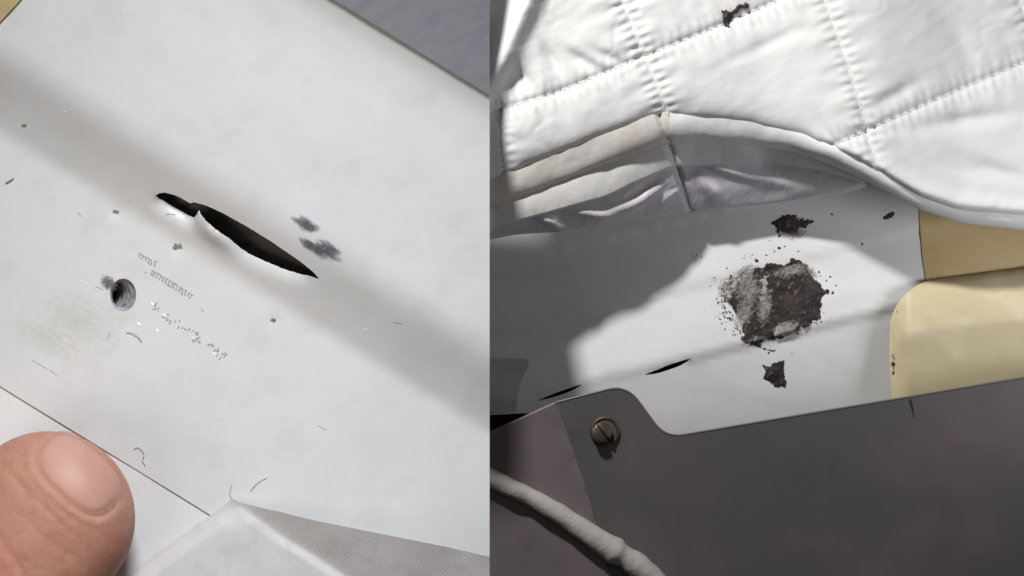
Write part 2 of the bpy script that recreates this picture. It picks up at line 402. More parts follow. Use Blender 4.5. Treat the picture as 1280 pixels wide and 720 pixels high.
def z_near(px, py):
    px = np.asarray(px, float); py = np.asarray(py, float)
    s = s_of(px, py)
    z = z_prof(s)
    # the torn lower lip is pushed down into the slit
    d, _, side = seg_dist(px, py, [(194, 245), (250, 262), (300, 292), (350, 326), (400, 349)])
    al = (px - 194) / 206.0
    env = sstep(0.0, 0.15, al) * (1 - sstep(0.8, 1.02, al))
    dp_, _, _ = seg_dist(px, py, slit_raw, True)
    low = sstep(-4, 5, side)
    z = z - 6.5 * env * np.clip(1 - dp_ / 15.0, 0, 1) ** 2 * low
    # flap left standing at the tear
    df, af, _ = seg_dist(px, py, [(247, 264), (262, 284), (292, 308)])
    z = z + 13 * np.exp(-(df / 10.0) ** 2) * (1 - sstep(34, 78, af)) * low
    dl, _, _ = seg_dist(px, py, [(203, 250), (236, 270)])
    z = z - 7 * np.exp(-(dl / 9.0) ** 2) * low
    # dents
    for cx, cy, a, r in ((145, 264, 2.2, 7), (222, 309, 2.0, 7), (342, 400, 1.6, 6), (60, 420, 1.5, 30), (215, 560, 1.2, 60), (500, 300, 1.6, 80)):
        z = z - a * np.exp(-(np.hypot(px - cx, py - cy) / r) ** 2)
    z = z + 1.2 * np.exp(-((np.hypot((px - HC[0]) / 16, (py - HC[1]) / 20) - 1.1) / 0.25) ** 2)
    z = z + 2.4 * (fbm(px, py, 120, 3) - .5)
    return z

def line_s(s, px): return (px, (px * NS[0] - s) / -NS[1])     # point of the line s at px
def on_s(s, px): return (px, (px * NS[0] - s) / 0.853)

EDGE = -411.5
frame = thing('metal_bracket', 'white painted metal bracket with a torn black slit along its bend', 'metal frame', Lp(306, 360, 0))
yl = lambda s, px: (px * 0.523 - s) / 0.853
outline = [(-160, yl(EDGE, -160)), (-160, yl(226, -160)), (612, yl(226, 612)), (612, yl(EDGE, 612))]
plate = field('flange', outline, z_near, M['white_paint'], Lp, frame, step=7, bstep=4, holes=[slit, hole], thick=2.4)

# bore of the threaded hole, leaning to the left as it goes down
def bore():
    vs_, fs, uv = [], [], []; n = 40; R = 44
    for i in range(R):
        t = i / (R - 1.0); dep = 34 * t
        for k in range(n):
            a = 2 * math.pi * k / n
            thr = 0.88 + 0.09 * math.sin(2 * math.pi * (dep / 7.5) + a)
            if i < 2: thr = 1.02
            x = HC[0] - 0.62 * dep + 16 * thr * math.cos(a); y = HC[1] - 0.06 * dep + 20 * thr * math.sin(a)
            z0 = float(z_near(HC[0] + 17 * math.cos(a), HC[1] + 21 * math.sin(a))) if i == 0 else float(z_near(*HC)) - 1.0
            vs_.append(Lp(x, y, z0 + .3 - dep)); uv.append((a * 16, dep))
    for i in range(R - 1):
        for k in range(n):
            k2 = (k + 1) % n
            fs.append((i * n + k, (i + 1) * n + k, (i + 1) * n + k2, i * n + k2))
    return link_mesh('threaded_hole', vs_, fs, M['bore'], frame, uv)
bore()
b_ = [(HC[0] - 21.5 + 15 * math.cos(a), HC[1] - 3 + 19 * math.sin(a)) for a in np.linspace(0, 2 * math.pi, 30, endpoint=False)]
field('hole_bottom', b_, lambda x, y: -35.0 + 0 * x, M['black'], Lp, frame, step=6, thick=1)  # black disc, the hole's inner darkness put into the colour

# grime smear beside the hole, slate smudges beside the slit
def smear(name, cx, cy, rx, ry, ang, m, mp, parent, zf, lift=0.9, label=None, n=22, power=1.0):
    vs_, fs, uv, den = [], [], [], []
    ca, sa = math.cos(math.radians(ang)), math.sin(math.radians(ang))
    for i in range(n + 1):
        for j in range(n + 1):
            u = 2.0 * i / n - 1; v = 2.0 * j / n - 1
            x = cx + u * rx * ca - v * ry * sa; y = cy + u * rx * sa + v * ry * ca
            vs_.append(mp(x, y, float(zf(x, y)) + lift)); uv.append((x, y))
            den.append(max(0.0, 1 - math.hypot(u, v)) ** power)
    for i in range(n):
        for j in range(n):
            a = i * (n + 1) + j
            fs.append((a, a + 1, a + n + 2, a + n + 1))
    # facing up
    p0, p1, p2 = (Vector(vs_[k]) for k in fs[0][:3])
    if (p1 - p0).cross(p2 - p0).z < 0: fs = [f[::-1] for f in fs]
    o = link_mesh(name, vs_, fs, m, parent, uv)
    at = o.data.attributes.new('coverage', 'FLOAT', 'POINT'); at.data.foreach_set('value', den)
    if label: o['label'] = label
    return o
smear('smudge', 383, 280.5, 26, 11, 27, M['smudge'], Lp, frame, z_near, label='upper, smaller slate smudge right of the slit')
smear('smudge', 408, 313, 28, 14, 28, M['smudge'], Lp, frame, z_near, label='lower, darker slate smudge right of the slit')
smear('smudge', 388, 307, 20, 8, 35, M['smudge'], Lp, frame, z_near, lift=1.2, label='faint left tail of the lower slate smudge')
smear('grime', 136, 354, 20, 14, 40, M['dust'], Lp, frame, z_near)
smear('grime', 100, 400, 85, 60, 25, M['film'], Lp, frame, z_near)
smear('grime', 60, 425, 70, 34, 28, M['film'], Lp, frame, z_near, lift=1.1)

# paint chips
def chip(cx, cy, r, parent):
    vs_ = []; fs = []; uv = []; n = 12
    zc = float(z_near(cx, cy))
    for k in range(n):
        a = 2 * math.pi * k / n
        rr = r * (0.7 + 0.6 * random.random())
        x = cx + rr * math.cos(a); y = cy + rr * .7 * math.sin(a)
        vs_.append(Lp(x, y, float(z_near(x, y)) + .35)); uv.append((x, y))
    vs_.append(Lp(cx + r * .2, cy - r * .2, zc + 1.6)); uv.append((cx, cy))
    for k in range(n): fs.append((k, n, (k + 1) % n) if False else (n, (k + 1) % n, k))
    return link_mesh('paint_chip', vs_, fs, M['chip'], parent, uv, smooth=False)
for c in ((145, 264.5, 5), (222, 308.5, 6), (342, 400, 4.5), (30, 157, 3)): chip(*c, frame)

# stamped markings: rows of short punched strokes too worn to read
def strokes(name, rows, m, label=None):
    vs_, fs, uv = [], [], []
    for (x0, y0, x1, y1, wd) in rows:
        dx, dy = x1 - x0, y1 - y0; L = math.hypot(dx, dy) or 1
        nx, ny = -dy / L * wd / 2, dx / L * wd / 2
        k = len(vs_)
        for (x, y, dz) in ((x0 + nx, y0 + ny, .15), (x0 - nx, y0 - ny, .15), (x1 - nx, y1 - ny, .15), (x1 + nx, y1 + ny, .15), (x0, y0, .6), (x1, y1, .6)):
            vs_.append(Lp(x, y, float(z_near(x, y)) + dz)); uv.append((x, y))
        fs += [(k + 1, k + 4, k + 5, k + 2), (k, k + 3, k + 5, k + 4), (k, k + 4, k + 1), (k + 2, k + 5, k + 3)]
    o = link_mesh(name, vs_, fs, m, frame, uv, smooth=False)
    o['kind'] = 'stuff'
    if label: o['label'] = label
    return o
def row(p0, p1, n, h, style, jit=0.8):
    r = random.Random(n * 7 + int(h)); out = []
    ux, uy = p1[0] - p0[0], p1[1] - p0[1]; L = math.hypot(ux, uy); ux /= L; uy /= L
    vx, vy = -uy, ux
    for i in range(n):
        c = (i + .5) / n * L
        q = lambda a, b: (p0[0] + ux * (c + a) + vx * b + r.uniform(-jit, jit) * .5, p0[1] + uy * (c + a) + vy * b + r.uniform(-jit, jit) * .5)
        wd = L / n
        if style == 'ladder':
            a, b = q(-.2 * wd, -h / 2), q(.2 * wd, h / 2 * r.uniform(.4, 1)); out.append((*a, *b, r.uniform(1.2, 2.2)))
            if r.random() < .75:
                a, b = q(-.5 * wd, -h / 2), q(.5 * wd, -h / 2); out.append((*a, *b, r.uniform(1.1, 2.0)))
            if r.random() < .5:
                a, b = q(-.4 * wd, h * .25), q(.4 * wd, h * .3); out.append((*a, *b, r.uniform(.9, 1.6)))
        elif style == 'punch':
            if r.random() < .12: continue
            for _k in range(r.randint(2, 4)):
                a0 = r.uniform(-.5, .3) * wd; b0 = r.uniform(-.5, .5) * h; th_ = r.choice([1.2, 1.9, .4, 2.5]) + r.uniform(-.3, .3); ln = r.uniform(2.5, 6.5)
                a = q(a0, b0); b = q(a0 + ln * math.cos(th_), b0 + ln * math.sin(th_)); out.append((*a, *b, r.uniform(1.2, 2.8)))
        else:
            if r.random() < .1: continue
            a, b, d = q(-.42 * wd, -h * .5 * r.uniform(.6, 1)), q(-.05 * wd, h * .5 * r.uniform(.5, 1)), q(.42 * wd, -h * .5 * r.uniform(.2, 1))
            out.append((*a, *b, r.uniform(1.6, 2.8)))
            if r.random() < .7: out.append((*b, *d, r.uniform(1.2, 2.4)))
            if r.random() < .5:
                e = q(.1 * wd, 0); out.append((*a, *e, 1.3))
    return out
strokes('stamped_marking', row((172, 320), (195, 331), 6, 7, 'ladder', 1.8), M['ink'], 'short upper row of worn grey stamped marks')
strokes('stamped_marking', row((188, 340), (240, 372), 15, 7, 'ladder', 1.8), M['ink'], 'longer middle row of worn grey stamped marks')
strokes('stamped_marking', row((188, 378), (284, 446), 13, 10, 'punch', 1.0), M['ink'], 'long lower row of uneven punched marks')
strokes('fleck', [(x, y, x + 3, y + 2.2, 2.6) for x, y in ((189, 379), (203, 393), (195, 412), (240, 422), (266, 441), (228, 412), (172, 404))], M['fleck'])  # pale strokes painting bright highlights on the punched marks

# scratches: fine light and dark lines on the paint
sc = []
r = random.Random(4)
for i in range(26):
    a = r.uniform(0, 1); x = r.uniform(10, 560); y = yl(r.uniform(-330, -60), x)
    if inside([x], [y], slit_raw)[0] or not (0 < y < 700): continue
    L = r.uniform(3, 13); th = math.radians(r.choice([31, 31, 10, 60, -20]) + r.uniform(-12, 12))
    sc.append((x, y, x + L * math.cos(th), y + L * math.sin(th), r.uniform(.5, 1.1)))
strokes('scratch', sc[::2], M['fleck'])
strokes('scratch', sc[1::4] + [(180, 342, 183, 340, 1.5), (40, 450, 60, 462, .8), (62, 462, 72, 470, .7), (137, 416, 134, 424, .8)], M['ink'])

# lower white sheet under the frame's edge
sheet = thing('white_sheet', 'white metal sheet under the thumb, below the frame edge line', 'metal sheet', Lp(80, 640, -6))
field('sheet_face', [(-160, yl(EDGE + 30, -160)), (612, yl(EDGE + 30, 612)), (612, 900), (-160, 900)], lambda x, y: -3.2 + .5 * (fbm(x, y, 150, 2) - .5), M['white_sheet'], Lp, sheet, step=16, thick=4)

# grey panel along the upper right fold
gp = thing('grey_metal_plate', 'blue grey panel rising past the fold in the upper corner', 'panel', Lp(560, 40, 60))
field('panel_face', [(612, yl(219, 612)), (612, -170), ((219 + .853 * -170) / .523, -170)], lambda x, y: z_prof(s_of(x, y)) + 4.0 + 2.0 * (fbm(x, y, 60, 3) - .5), M['grey_paint'], Lp, gp, step=8, thick=1.6)

# tan strip in the top left corner
tt = thing('tan_tape', 'tan tape corner at the top left of the white frame', 'tape', Lp(0, 0, 30))
field('tape_face', [(-100, 132), (-10, 38), (8, 19), (28, -3), (50, -40), (-100, -40)], lambda x, y: z_near(x, y) + 3.5 + 1.2 * fbm(x, y, 14, 3), M['tan_tape'], Lp, tt, step=5, thick=3)

# dark space behind the slit
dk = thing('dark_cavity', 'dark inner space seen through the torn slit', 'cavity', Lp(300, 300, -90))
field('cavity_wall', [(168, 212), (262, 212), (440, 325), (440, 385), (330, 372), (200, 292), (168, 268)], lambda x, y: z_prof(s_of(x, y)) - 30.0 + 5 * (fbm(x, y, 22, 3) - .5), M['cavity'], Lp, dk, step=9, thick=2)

# ---- thumb
C0 = (60.0, 648.0); AX = (-0.57, 0.8216); LT = (0.8216, 0.57); RAD = 109.0; BZ = 78.0; ZC = 76.0; LEN = 300.0
NC = (100.0, 592.0); NU = (0.66, -0.751); NV = (0.751, 0.66)
def nail_uv(px, py):
    return (px - NC[0]) * NU[0] + (py - NC[1]) * NU[1], (px - NC[0]) * NV[0] + (py - NC[1]) * NV[1]
def thumb_base_z(px, py):
    t = np.clip((px - C0[0]) * AX[0] + (py - C0[1]) * AX[1], 0, LEN)
    d = np.hypot(px - C0[0] - t * AX[0], py - C0[1] - t * AX[1])
    return ZC + BZ * np.sqrt(np.clip(1 - (d / RAD) ** 2, 0, 1))
def nail_e(px, py):
    u, v = nail_uv(px, py)
    return (np.abs(u / 37.0) ** 3.0 + np.abs(v / 60.0) ** 3.0) ** (1 / 3.0)
def make_thumb():
    root = thing('thumb', 'bare thumb tip with short pink nail pressing on the white sheet', 'thumb', Lp(60, 648, -5))
    vs_, fs, uv = [], [], []
    nr = 150; nu = 200
    prof = []
    for i in range(nr):
        if i < 70:
            ph = (i + .3) / 70.0 * math.pi / 2
            prof.append((-math.cos(ph) * RAD, math.sin(ph)))
        else: prof.append(((i - 69) / (nr - 70.0) * LEN, 1.0))
    for (al, sc_) in prof:
        for k in range(nu):
            th = 2 * math.pi * k / nu
            la = math.cos(th) * sc_; ve = math.sin(th) * sc_
            wr = 1.0
            if al > 0: wr = 1 - .05 * sstep(0, 90, al) + .06 * sstep(90, 260, al)
            x = C0[0] + AX[0] * al + LT[0] * la * RAD * wr; y = C0[1] + AX[1] * al + LT[1] * la * RAD * wr
            z = ZC + ve * BZ * (1 - .03 * float(sstep(0, 100, al)))
            if ve > 0:
                e = float(nail_e(x, y)); u, v = nail_uv(x, y)
                # skin folds swell round the nail, a groove lies at its edge
                fold = math.exp(-((e - 1.17) / .11) ** 2); groove = math.exp(-((e - 1.0) / .05) ** 2)
                back = float(sstep(26, -10, u))
                z += (1.3 * fold * back + 2.2 * fold * (1 - back) * .5 - 2.6 * groove) * ve
                if e < 1: z -= 3.0 * (1 - e)
                # creases of the knuckle side
                for (cx, cy, ax_, ay_, amp, wd, half) in ((62, 640, .72, .69, 2.6, 4, 40), (20, 600, .6, .8, 2.2, 5, 34), (10, 690, .55, .83, 3.4, 6, 60), (80, 690, .8, .6, 1.6, 4, 30), (38, 655, .7, .71, 1.6, 3, 26), (30, 720, .5, .86, 2.0, 4, 30)):
                    q = (x - cx) * -ay_ + (y - cy) * ax_; l = (x - cx) * ax_ + (y - cy) * ay_
                    z -= amp * .6 * math.exp(-(q / wd) ** 2) * math.exp(-(l / half) ** 2)
                z += 3.0 * (float(fbm(x, y, 34, 3)) - .5) * ve + 1.2 * (float(fbm(x + 50, y, 8, 2)) - .5) * ve * (e > 1.02)
            vs_.append(Lp(x, y, max(z, -4.2 + 1e-3 * math.cos(th)))); uv.append((x, y))
    for i in range(nr - 1):
        for k in range(nu):
            k2 = (k + 1) % nu
            fs.append((i * nu + k, (i + 1) * nu + k, (i + 1) * nu + k2, i * nu + k2))
    fs.append(tuple(range(nu))); fs.append(tuple(range((nr - 1) * nu, nr * nu))[::-1])
    o = link_mesh('skin', vs_, fs, M['skin'], root, uv)
    bm = bmesh.new(); bm.from_mesh(o.data); bmesh.ops.recalc_face_normals(bm, faces=bm.faces); bm.to_mesh(o.data); bm.free()
    # nail plate: a curved solid lying in its bed
    poly = []
    for a in np.linspace(0, 2 * math.pi, 72, endpoint=False):
        c, s_ = math.cos(a), math.sin(a)
        q = (abs(c) ** 3 + abs(s_) ** 3) ** (-1 / 3.0)
        u = 36.5 * c * q; v = 59.5 * s_ * q
        poly.append((NC[0] + u * NU[0] + v * NV[0], NC[1] + u * NU[1] + v * NV[1]))
    def zn(x, y):
        e = nail_e(x, y)
        return thumb_base_z(x, y) + 1.5 - 4.5 * sstep(.80, 1.0, e) + 1.5 * (1 - e ** 2)
    field('nail', poly, zn, M['nail'], Lp, root, step=3.5, thick=2.0)
    return root
make_thumb()

# ---- woven cloth at the bottom
cl_root = thing('woven_cloth', 'pointed white woven cloth with a grey turned fold at the bottom edge', 'cloth', Lp(380, 720, 0))
CK = [(290, 625), (312, 647), (345, 672), (385, 696), (425, 722), (490, 775), (540, 830)]
def z_cloth(x, y):
    d, arc, side = seg_dist(x, y, CK)
    sd = np.where(side < 0, d, -d)               # the turned fold lies to the upper right of the crease
    pe = np.hypot(x - 290, y - 626)
    k = sstep(-6, 6, sd)
    z = 5 + 0.58 * ((np.sqrt(sd * sd + 60) + sd) / 2 - 3.87) + 0.08 * np.clip(-sd, 0, None)
    z = z + (7 * fbm(x, y, 60, 2) - 3) * sstep(4, 50, pe)
    de, _, _ = seg_dist(x, y, [(290, 624), (285, 628), (255, 650), (200, 690), (160, 720), (100, 790)])
    return z + (1 - k) * 10 * sstep(0, 22, de) * sstep(0, 40, pe)
cl_out = [(290, 623.5), (300, 628), (316, 632), (334, 636.5), (352, 640), (370, 645), (400, 652), (430, 658), (465, 665), (500, 672), (530, 678), (560, 684), (590, 691), (612, 696), (612, 860), (60, 860), (100, 790), (130, 752), (158, 722), (178, 706), (200, 690), (228, 669), (255, 650), (272, 637), (284, 628)]
field('cloth_sheet', cl_out, z_cloth, M['cloth'], Lp, cl_root, step=3, thick=1.6)

# ---- loose hairs
def hair(pts, label, rad, m):
    z0 = [float(z_near(x, y)) if s_of(x, y) > EDGE else -6 for x, y in pts]
    p3 = [(x, y, z + rad + .3 + (1.5 if 0 < i < len(pts) - 1 else 0)) for i, ((x, y), z) in enumerate(zip(pts, z0))]
    p3 = smooth_poly(p3, 6, closed=False)
    w_ = [Lp(*p) for p in p3]
    o = tube('hair_strand', w_, rad * P, m, None, seg=6, loc=w_[0])
    o['label'] = label; o['category'] = 'hair'; o['group'] = 'stray hairs on the white frame'
hair([(167, 562), (173, 559), (180, 567), (178, 575), (182, 583)], 'pale curled hair above the edge line right of the thumb', .42, M['fluff'])
hair([(290, 606), (287, 616), (291, 625), (298, 628)], 'hooked hair standing at the cloth peak', .42, M['fluff'])
hair([(334, 597), (325, 601), (319, 606), (313, 614)], 'grey hair right of the cloth peak', .42, M['fluff'])
hair([(7, 229), (12, 226), (17, 223)], 'short dark hair near the left edge of the white frame', .8, M['hair'])
hair([(158, 416), (166, 417), (172, 421), (177, 428)], 'thin bent hair below the threaded hole', .42, M['hair'])

# ================================================================== FAR SET-UP (right)
def tb(px, py): return (np.asarray(py, float) - (500 - .2473 * (np.asarray(px, float) - 650))) * .9707
def z_chan(px, py):
    t = tb(px, py)
    z = np.where(t > 0, -0.05 * t, -0.02 * t)
    # bend: rounded, with a shallow crease just above it
    z = z - 0.24 * (np.sqrt((t + 0) ** 2 + 60) + t) / 2
    z = z - (2.4 + 4.0 * sstep(800, 960, px)) * sstep(-4, 6, t)          # rolled edge of the bend
    z = z - 1.6 * np.exp(-((t + 10) / 12.0) ** 2) * sstep(820, 960, px)
    z = z + 2.0 * sstep(-82, -88, t)                        # lapped sheet steps
    z = z + 2.4 * sstep(-166, -168.5, t)
    d = np.hypot(px - 968, (py - 385))
    z = z - 5.0 * np.exp(-(d / 55.0) ** 2)                # dent under the burn
    return z + 2.2 * (fbm(px, py, 130, 3) - .5)

back = link_mesh('backing', [Rp(*p) for p in ((-700, -500, -60), (1900, -500, -60), (1900, 1300, -60), (-700, 1300, -60))], [(0, 3, 2, 1)], M['brown'], None, [(0, 0)] * 4)
back['kind'] = 'structure'

slot_a = smooth_poly([(806, 468.5), (822, 462), (838, 455.5), (862, 448.5), (852, 456), (838, 461.5), (822, 466.5)], 4)
slot_b = smooth_poly([(672, 501), (690, 493), (708, 486.5), (727, 480.5), (716, 487.5), (698, 494.5)], 4)
chan = thing('metal_channel', 'white painted metal channel with a large black burn and two thin slots', 'metal channel', Rp(960, 400, 0))
ch_out = [(540, 200), (1000, 140), (1440, 120), (1440, 520), (900, 600), (720, 600), (690, 530), (668, 516), (642, 517), (540, 524)]
field('web', ch_out, z_chan, M['far_white'], Rp, chan, step=7, bstep=5, holes=[slot_a, slot_b], thick=3)

# ---- burns
def burn(name, poly, zf, m, mp, parent, step, edge, hgt, seed, label=None, ragged=10.0, thr=0.0):
    xs = [p[0] for p in poly]; ys = [p[1] for p in poly]
    x = np.arange(min(xs) - ragged, max(xs) + ragged, step); y = np.arange(min(ys) - ragged, max(ys) + ragged, step)
    X, Y = np.meshgrid(x, y)
    d, _, _ = seg_dist(X, Y, poly, True); ins = inside(X, Y, poly)
    sd = np.where(ins, d, -d)
    n1 = fbm(X + seed * 31, Y + seed * 13, edge, 4) - .5; n2 = fbm(X + seed * 5, Y - seed * 9, edge / 3.2, 3) - .5
    f = sd + n1 * ragged * 2.4 + n2 * ragged * 1.8 - thr
    keep = f > 0
    hz = np.clip(f / 9.0, 0, 1) ** .7 * hgt * (0.25 + 1.5 * fbm(X - seed, Y + seed, 9, 4)) + 0.35
    Xj = X + (np.random.RandomState(seed).rand(*X.shape) - .5) * step * .8; Yj = Y + (np.random.RandomState(seed + 1).rand(*X.shape) - .5) * step * .8
    Z = zf(Xj, Yj)
    idx = {}; vs_, fs, uv = [], [], []
    R, Cc = X.shape
    def vi(i, j):
        if (i, j) not in idx:
            idx[(i, j)] = len(vs_); vs_.append(mp(Xj[i, j], Yj[i, j], Z[i, j] + (hz[i, j] if keep[i, j] else 0.12))); uv.append((Xj[i, j], Yj[i, j]))
        return idx[(i, j)]
    for i in range(R - 1):
        for j in range(Cc - 1):
            k = [keep[i, j], keep[i, j + 1], keep[i + 1, j + 1], keep[i + 1, j]]
            q = [(i, j), (i, j + 1), (i + 1, j + 1), (i + 1, j)]
            if all(k): fs.append(tuple(vi(*p) for p in q[::-1]))
            elif sum(k) == 3:
                fs.append(tuple(vi(*p) for p, kk in list(zip(q, k))[::-1] if kk))
    o = link_mesh(name, vs_, fs, m, parent, uv)
    if label: o['label'] = label
    return o
main_poly = [(908, 372), (916, 352), (936, 338), (957, 328), (983, 325), (996, 323), (1017, 327), (1014, 338), (1022, 352), (1036, 363), (1031, 384), (1028, 400), (1004, 413), (985, 420), (968, 424), (928, 426), (924, 400), (914, 384)]
burn('burn_mark', main_poly, z_chan, M['soot'], Rp, chan, 1.3, 16, 1.8, 3, 'large charred burn in the middle of the white channel', 6.0, 1.5)
burn('ash_patch', [(950, 340), (966, 338), (966, 372), (970, 404), (956, 398), (946, 372)], lambda x, y: z_chan(x, y) + 2.2, M['ash'], Rp, chan, 1.3, 9, 1.4, 5, 'pale grey ash streak inside the large burn', 6.0, 5.0)
burn('ash_patch', [(966, 412), (976, 402), (990, 404), (994, 414), (984, 422), (968, 422)], lambda x, y: z_chan(x, y) + 2.4, M['ash'], Rp, chan, 1.3, 7, 1.4, 6, 'grey ash ring at the foot of the large burn', 4.0, 1.5)
burn('ash_patch', [(900, 372), (906, 345), (928, 334), (950, 330), (946, 350), (930, 362), (912, 388)], lambda x, y: z_chan(x, y) + 1.0, M['ash'], Rp, chan, 1.2, 5, 1.2, 8, 'wispy grey ash on the left rim of the large burn', 7.0, 6.0)
burn('burn_mark', [(964, 277), (972, 269), (984, 264), (1000, 271), (1019, 276), (1008, 288), (984, 292), (972, 290)], z_chan, M['soot'], Rp, chan, 1.1, 9, 2.2, 9, 'ragged soot blot under the blanket edge above the large burn', 4.0, 1.0)
burn('burn_mark', [(955, 301), (966, 296), (982, 291), (972, 299), (966, 306)], z_chan, M['soot'], Rp, chan, 1.0, 7, 1.4, 10, 'thin soot tail below the upper blot', 4.0, 1.5)
burn('burn_mark', [(951, 454), (962, 458), (970, 452), (980, 452), (979, 464), (985, 484), (974, 486), (964, 479), (951, 474), (955, 464)], z_chan, M['soot'], Rp, chan, 1.0, 9, 2.0, 12, 'star shaped soot blot on the lower flange', 2.6, 0.3)
burn('burn_mark', [(1103, 272), (1112, 266), (1119, 265), (1116, 272), (1106, 276)], z_chan, M['soot'], Rp, chan, 0.9, 6, 1.6, 14, 'small oblong soot blot near the yellow tape', 1.5, 0.0)
burn('burn_mark', [(925, 428), (950, 421), (990, 417), (1012, 408), (1000, 418), (975, 427), (950, 430), (965, 436), (972, 441), (955, 440)], z_chan, M['soot'], Rp, chan, 1.0, 8, 1.0, 15, 'dark scrape along the bend below the large burn', 3.0, 1.8)

for k, (cx, cy, rx, ry, an) in enumerate(((915, 362, 34, 30, -40), (932, 345, 34, 22, -35), (1005, 345, 30, 26, 10), (960, 420, 60, 12, -14), (985, 415, 50, 9, -16), (990, 290, 34, 18, 5))):
    smear('soot_haze', cx, cy, rx, ry, an, M['haze_soot'], Rp, chan, z_chan, lift=.5 + .1 * k, power=1.2)
for k, (cx, cy, rx, ry, an) in enumerate(((936, 362, 30, 36, 15), (956, 384, 16, 40, 10), (930, 392, 20, 34, 25), (990, 338, 40, 14, -12), (985, 408, 30, 12, -12))):
    smear('ash_smear', cx, cy, rx, ry, an, M['ash_smear'], Rp, chan, lambda x, y: z_chan(x, y), lift=4.0 + .1 * k, power=.8)
specks_v, specks_f, specks_u = [], [], []
r = random.Random(21)
def speck(x, y, rad, zf):
    n = r.randint(5, 8); k = len(specks_v)
    z = float(zf(x, y))
    for i in range(n):
        a = 2 * math.pi * i / n; q = rad * r.uniform(.6, 1.25)
        specks_v.append(Rp(x + q * math.cos(a), y + q * math.sin(a), float(zf(x, y)) + .15)); specks_u.append((x + q, y))
    specks_v.append(Rp(x, y, z + rad * .7 + .2)); specks_u.append((x, y))
    for i in range(n): specks_f.append((k + n, k + (i + 1) % n, k + i))
for (x, y, rad) in [(946, 326, 2.6), (958, 319, 1.5), (974, 310, 2), (981, 308, 1.2), (968, 314, 1.2), (1035, 364, 3), (1041, 366, 2.2), (1045, 357, 1.2), (1078, 305, 1.8), (1038, 346, 1.3), (1024, 340, 1.5), (998, 314, 1.1), (871, 318, .9), (877, 321, 1.4), (865, 316, .8), (868, 322, .8), (1040, 268, 1.6), (1033, 351, 1.1), (961, 441, 1.8), (968, 438, 1.4), (896, 374, 1), (902, 362, 1.2), (990, 442, .8)]:
    speck(x, y, rad, z_chan)
for i in range(700):
    a = r.uniform(2.3, 4.4) if i < 300 else r.uniform(0, 6.28)
    q = abs(r.gauss(0, 1)); 
    x = 968 + (56 + 9 * q) * math.cos(a); y = 376 - (44 + 9 * q) * math.sin(a) * -1
    if tb(x, y) > -4 or float(fbm(x, y, 11, 2)) < .56: continue
    speck(x, y, r.choice([.4, .5, .6, .8, 1.1]), z_chan)
o = link_mesh('soot_specks', specks_v, specks_f, M['soot'], chan, specks_u, smooth=False); o['kind'] = 'stuff'

# ---- quilted blanket
def tab1(pts):
    xs = [p[0] for p in pts]; ys = [p[1] for p in pts]
    # smooth the polyline a little
    X = np.arange(min(xs), max(xs) + .5, 1.0); Y = np.interp(X, xs, ys)
    kx = np.hanning(33); kx /= kx.sum(); Yp = np.pad(Y, 16, mode='edge'); Ys = np.convolve(Yp, kx, 'valid')
    return lambda v: np.interp(v, X, Ys)
c0 = tab1([(480, 285), (560, 252), (612, 231), (700, 195), (760, 171), (815, 151), (830, 147), (860, 149), (930, 156), (1000, 172), (1060, 194), (1100, 216), (1150, 246), (1200, 263), (1280, 270), (1440, 275)])
c1 = tab1([(480, 310), (560, 282), (612, 260), (702, 227), (746, 209), (833, 181), (891, 178), (950, 183), (990, 189), (1040, 206), (1093, 231), (1150, 262), (1200, 279), (1280, 288), (1440, 294)])
c2 = tab1([(480, 322), (560, 300), (612, 286), (687, 266), (760, 246), (787, 232), (842, 208), (906, 206), (960, 203), (1020, 212), (1060, 222), (1100, 238)])
c3 = tab1([(480, 330), (560, 312), (612, 300), (644, 293), (717, 289), (775, 277), (862, 265), (960, 255), (1040, 244), (1070, 238), (1088, 231), (1110, 228)])
zb = tab1([(480, 270), (520, 232), (560, 185), (612, 126), (700, 102), (780, 82), (865, 46), (960, 40), (1040, 60), (1095, 82), (1150, 74), (1280, 55), (1440, 60)])
ze = tab1([(480, 310), (520, 265), (560, 215), (612, 158), (700, 139), (760, 134), (822, 127), (860, 122), (890, 120), (955, 116), (1000, 122), (1060, 130), (1100, 128), (1150, 115), (1200, 100), (1280, 92), (1440, 92)])  # left end raised out of view to throw shade on the channel
hb = lambda x: ze(x) - zb(x)
ST = [[(540, 190), (612, 140), (690, 118), (800, 72), (880, 40), (960, 6), (1030, -30), (1120, -70)], [(760, -60), (778, 0), (802, 60), (826, 118), (834, 150)],
      [(1010, -60), (1031, 0), (1058, 75), (1078, 140), (1086, 176), (1100, 215)], [(1000, 200), (1078, 165), (1180, 120), (1280, 78), (1440, 10)], [(626, 135), (627, 180), (632, 226)], [(1250, -60), (1300, 60), (1330, 160)], [(1130, -60), (1160, -110)]]
RG = [(560, 215), (600, 128), (628, 76), (658, 6), (690, -70)]
